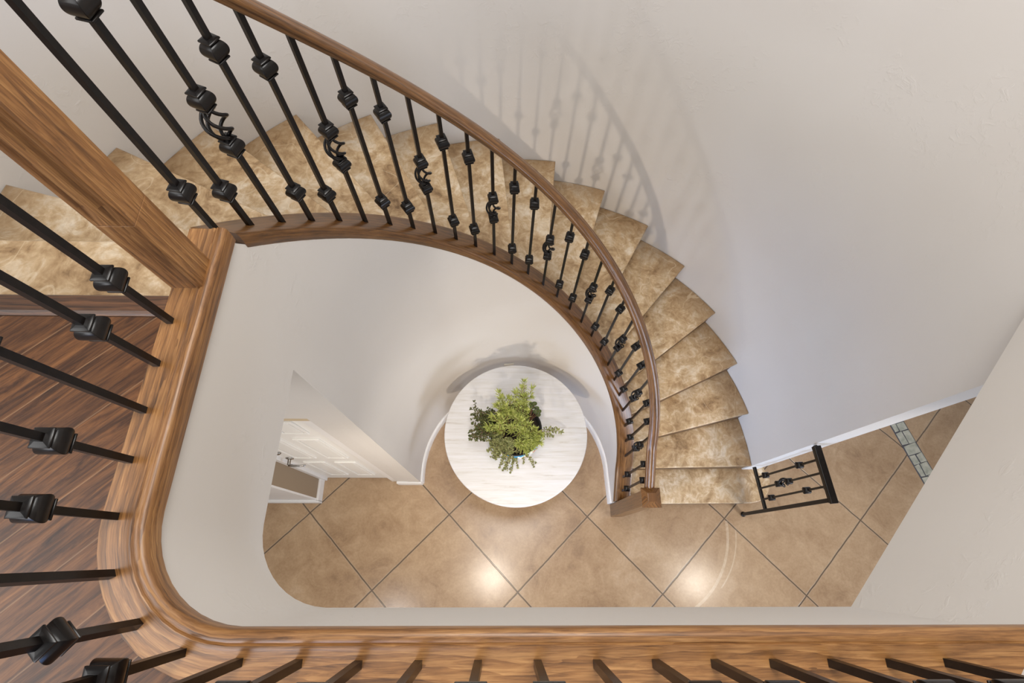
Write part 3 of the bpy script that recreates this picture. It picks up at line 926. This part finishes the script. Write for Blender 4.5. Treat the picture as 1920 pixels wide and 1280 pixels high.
# bare arching stems
for (x0, y0, x1, y1) in ((.03, .06, .13, -.02), (.02, .03, .10, -.04), (.05, .0, .06, -.08)):
    bm = new_bm(); tube(bm, curve_pts((x0, y0, .26), (x1, y1, .19), .03), .0028, 7); obj('bare_stem', bm, 'stem', PL)

# ================================================================== LIGHT
def area(name, loc, target, size, power, col, sy=None, spread=180):
    l = bpy.data.lights.new(name, 'AREA'); l.energy = power; l.color = col; l.size = size
    if sy: l.shape = 'RECTANGLE'; l.size_y = sy
    l.spread = rad(spread)
    o = bpy.data.objects.new(name, l); C.objects.link(o); o.location = loc
    o.rotation_euler = (Vector(target) - Vector(loc)).to_track_quat('-Z', 'Y').to_euler()
    return o
def spot(name, loc, target, power, col, ang=110, blend=.6, r=.05):
    l = bpy.data.lights.new(name, 'SPOT'); l.energy = power; l.color = col; l.spot_size = rad(ang); l.spot_blend = blend; l.shadow_soft_size = r
    o = bpy.data.objects.new(name, l); C.objects.link(o); o.location = loc
    o.rotation_euler = (Vector(target) - Vector(loc)).to_track_quat('-Z', 'Y').to_euler()
    return o
WARM, COOL = (1, .90, .78), (.72, .82, 1)
spot('can_light_near_well', (-.11, -.27, 2.735), (.0, -.1, 0), 70, WARM, 110, .7, .07)
spot('can_light_entry', (-.15, -3.4, 2.7), (.1, 1.0, .9), 300, (1, .85, .68), 44, .9, .05)
spot('can_light_foyer', (2.37, -.32, 2.735), (2.1, -.1, 0), 66, WARM, 110, .7, .07)
area('front_window', (-1.3, -3.6, 1.3), (1.75, .75, .5), 1.0, 11, (.48, .66, 1), 1.6, spread=40)
area('foyer_window', (4.6, -2.4, 1.3), (1.8, .3, .4), 1.0, 24, COOL, 1.8, spread=80)
area('landing_lamp', (-2.7, -.7, 5.3), (-.5, .1, 3.2), 2.0, 52, (1, .99, .98), 2.0)
area('landing_window', (-2.2, -3.2, 4.9), (.2, .2, 3.0), 1.9, 74, (.95, .96, 1), 1.6)
spot('closet_fill_spot', (-1.25, -.75, 2.73), (-1.0, .5, 1.1), 40, (1, .96, .92), 130, .6, .06)  # unseen fill added to brighten the closet door, not a ceiling fixture
area('low_hall_window', (-1.2, -3.4, 3.9), (-.4, .4, 3.5), 1.4, 26, (.18, .40, 1), 1.1)
area('stair_ceiling_lamp', (.2, .75, 5.35), (.2, .75, 0), .9, 44, (1, .97, .93))

w = bpy.data.worlds.new('World'); bpy.context.scene.world = w; w.use_nodes = True
w.node_tree.nodes['Background'].inputs[0].default_value = (1, .99, .985, 1)
w.node_tree.nodes['Background'].inputs[1].default_value = .52

# ================================================================== CAMERA
f, nx, ny = 967.33, 939.911, 1037.358
n = Vector((nx - 960, ny - 640, f)).normalized()
ux = Vector((1, 0, 0)); ux = (ux - n * ux.dot(n)).normalized()
uy = -n.cross(ux)
if uy.y > 0: uy = -uy
right = Vector((ux.x, uy.x, -n.x)); down = Vector((ux.y, uy.y, -n.y)); fwd = Vector((ux.z, uy.z, -n.z))
cam = bpy.data.cameras.new('camera'); co = bpy.data.objects.new('camera', cam); C.objects.link(co)
mw = Matrix.Identity(4)
for i in range(3): mw[i][0] = right[i]; mw[i][1] = -down[i]; mw[i][2] = -fwd[i]
mw[0][3], mw[1][3], mw[2][3] = 0, 0, CAM_Z
co.matrix_world = mw
cam.sensor_width = 36; cam.lens = f / 1920 * 36; cam.clip_start = .02
bpy.context.scene.camera = co
vs = bpy.context.scene.view_settings
vs.view_transform = 'Standard'; vs.look = 'None'; vs.gamma = 1; vs.use_curve_mapping = False; vs.exposure = 0.15
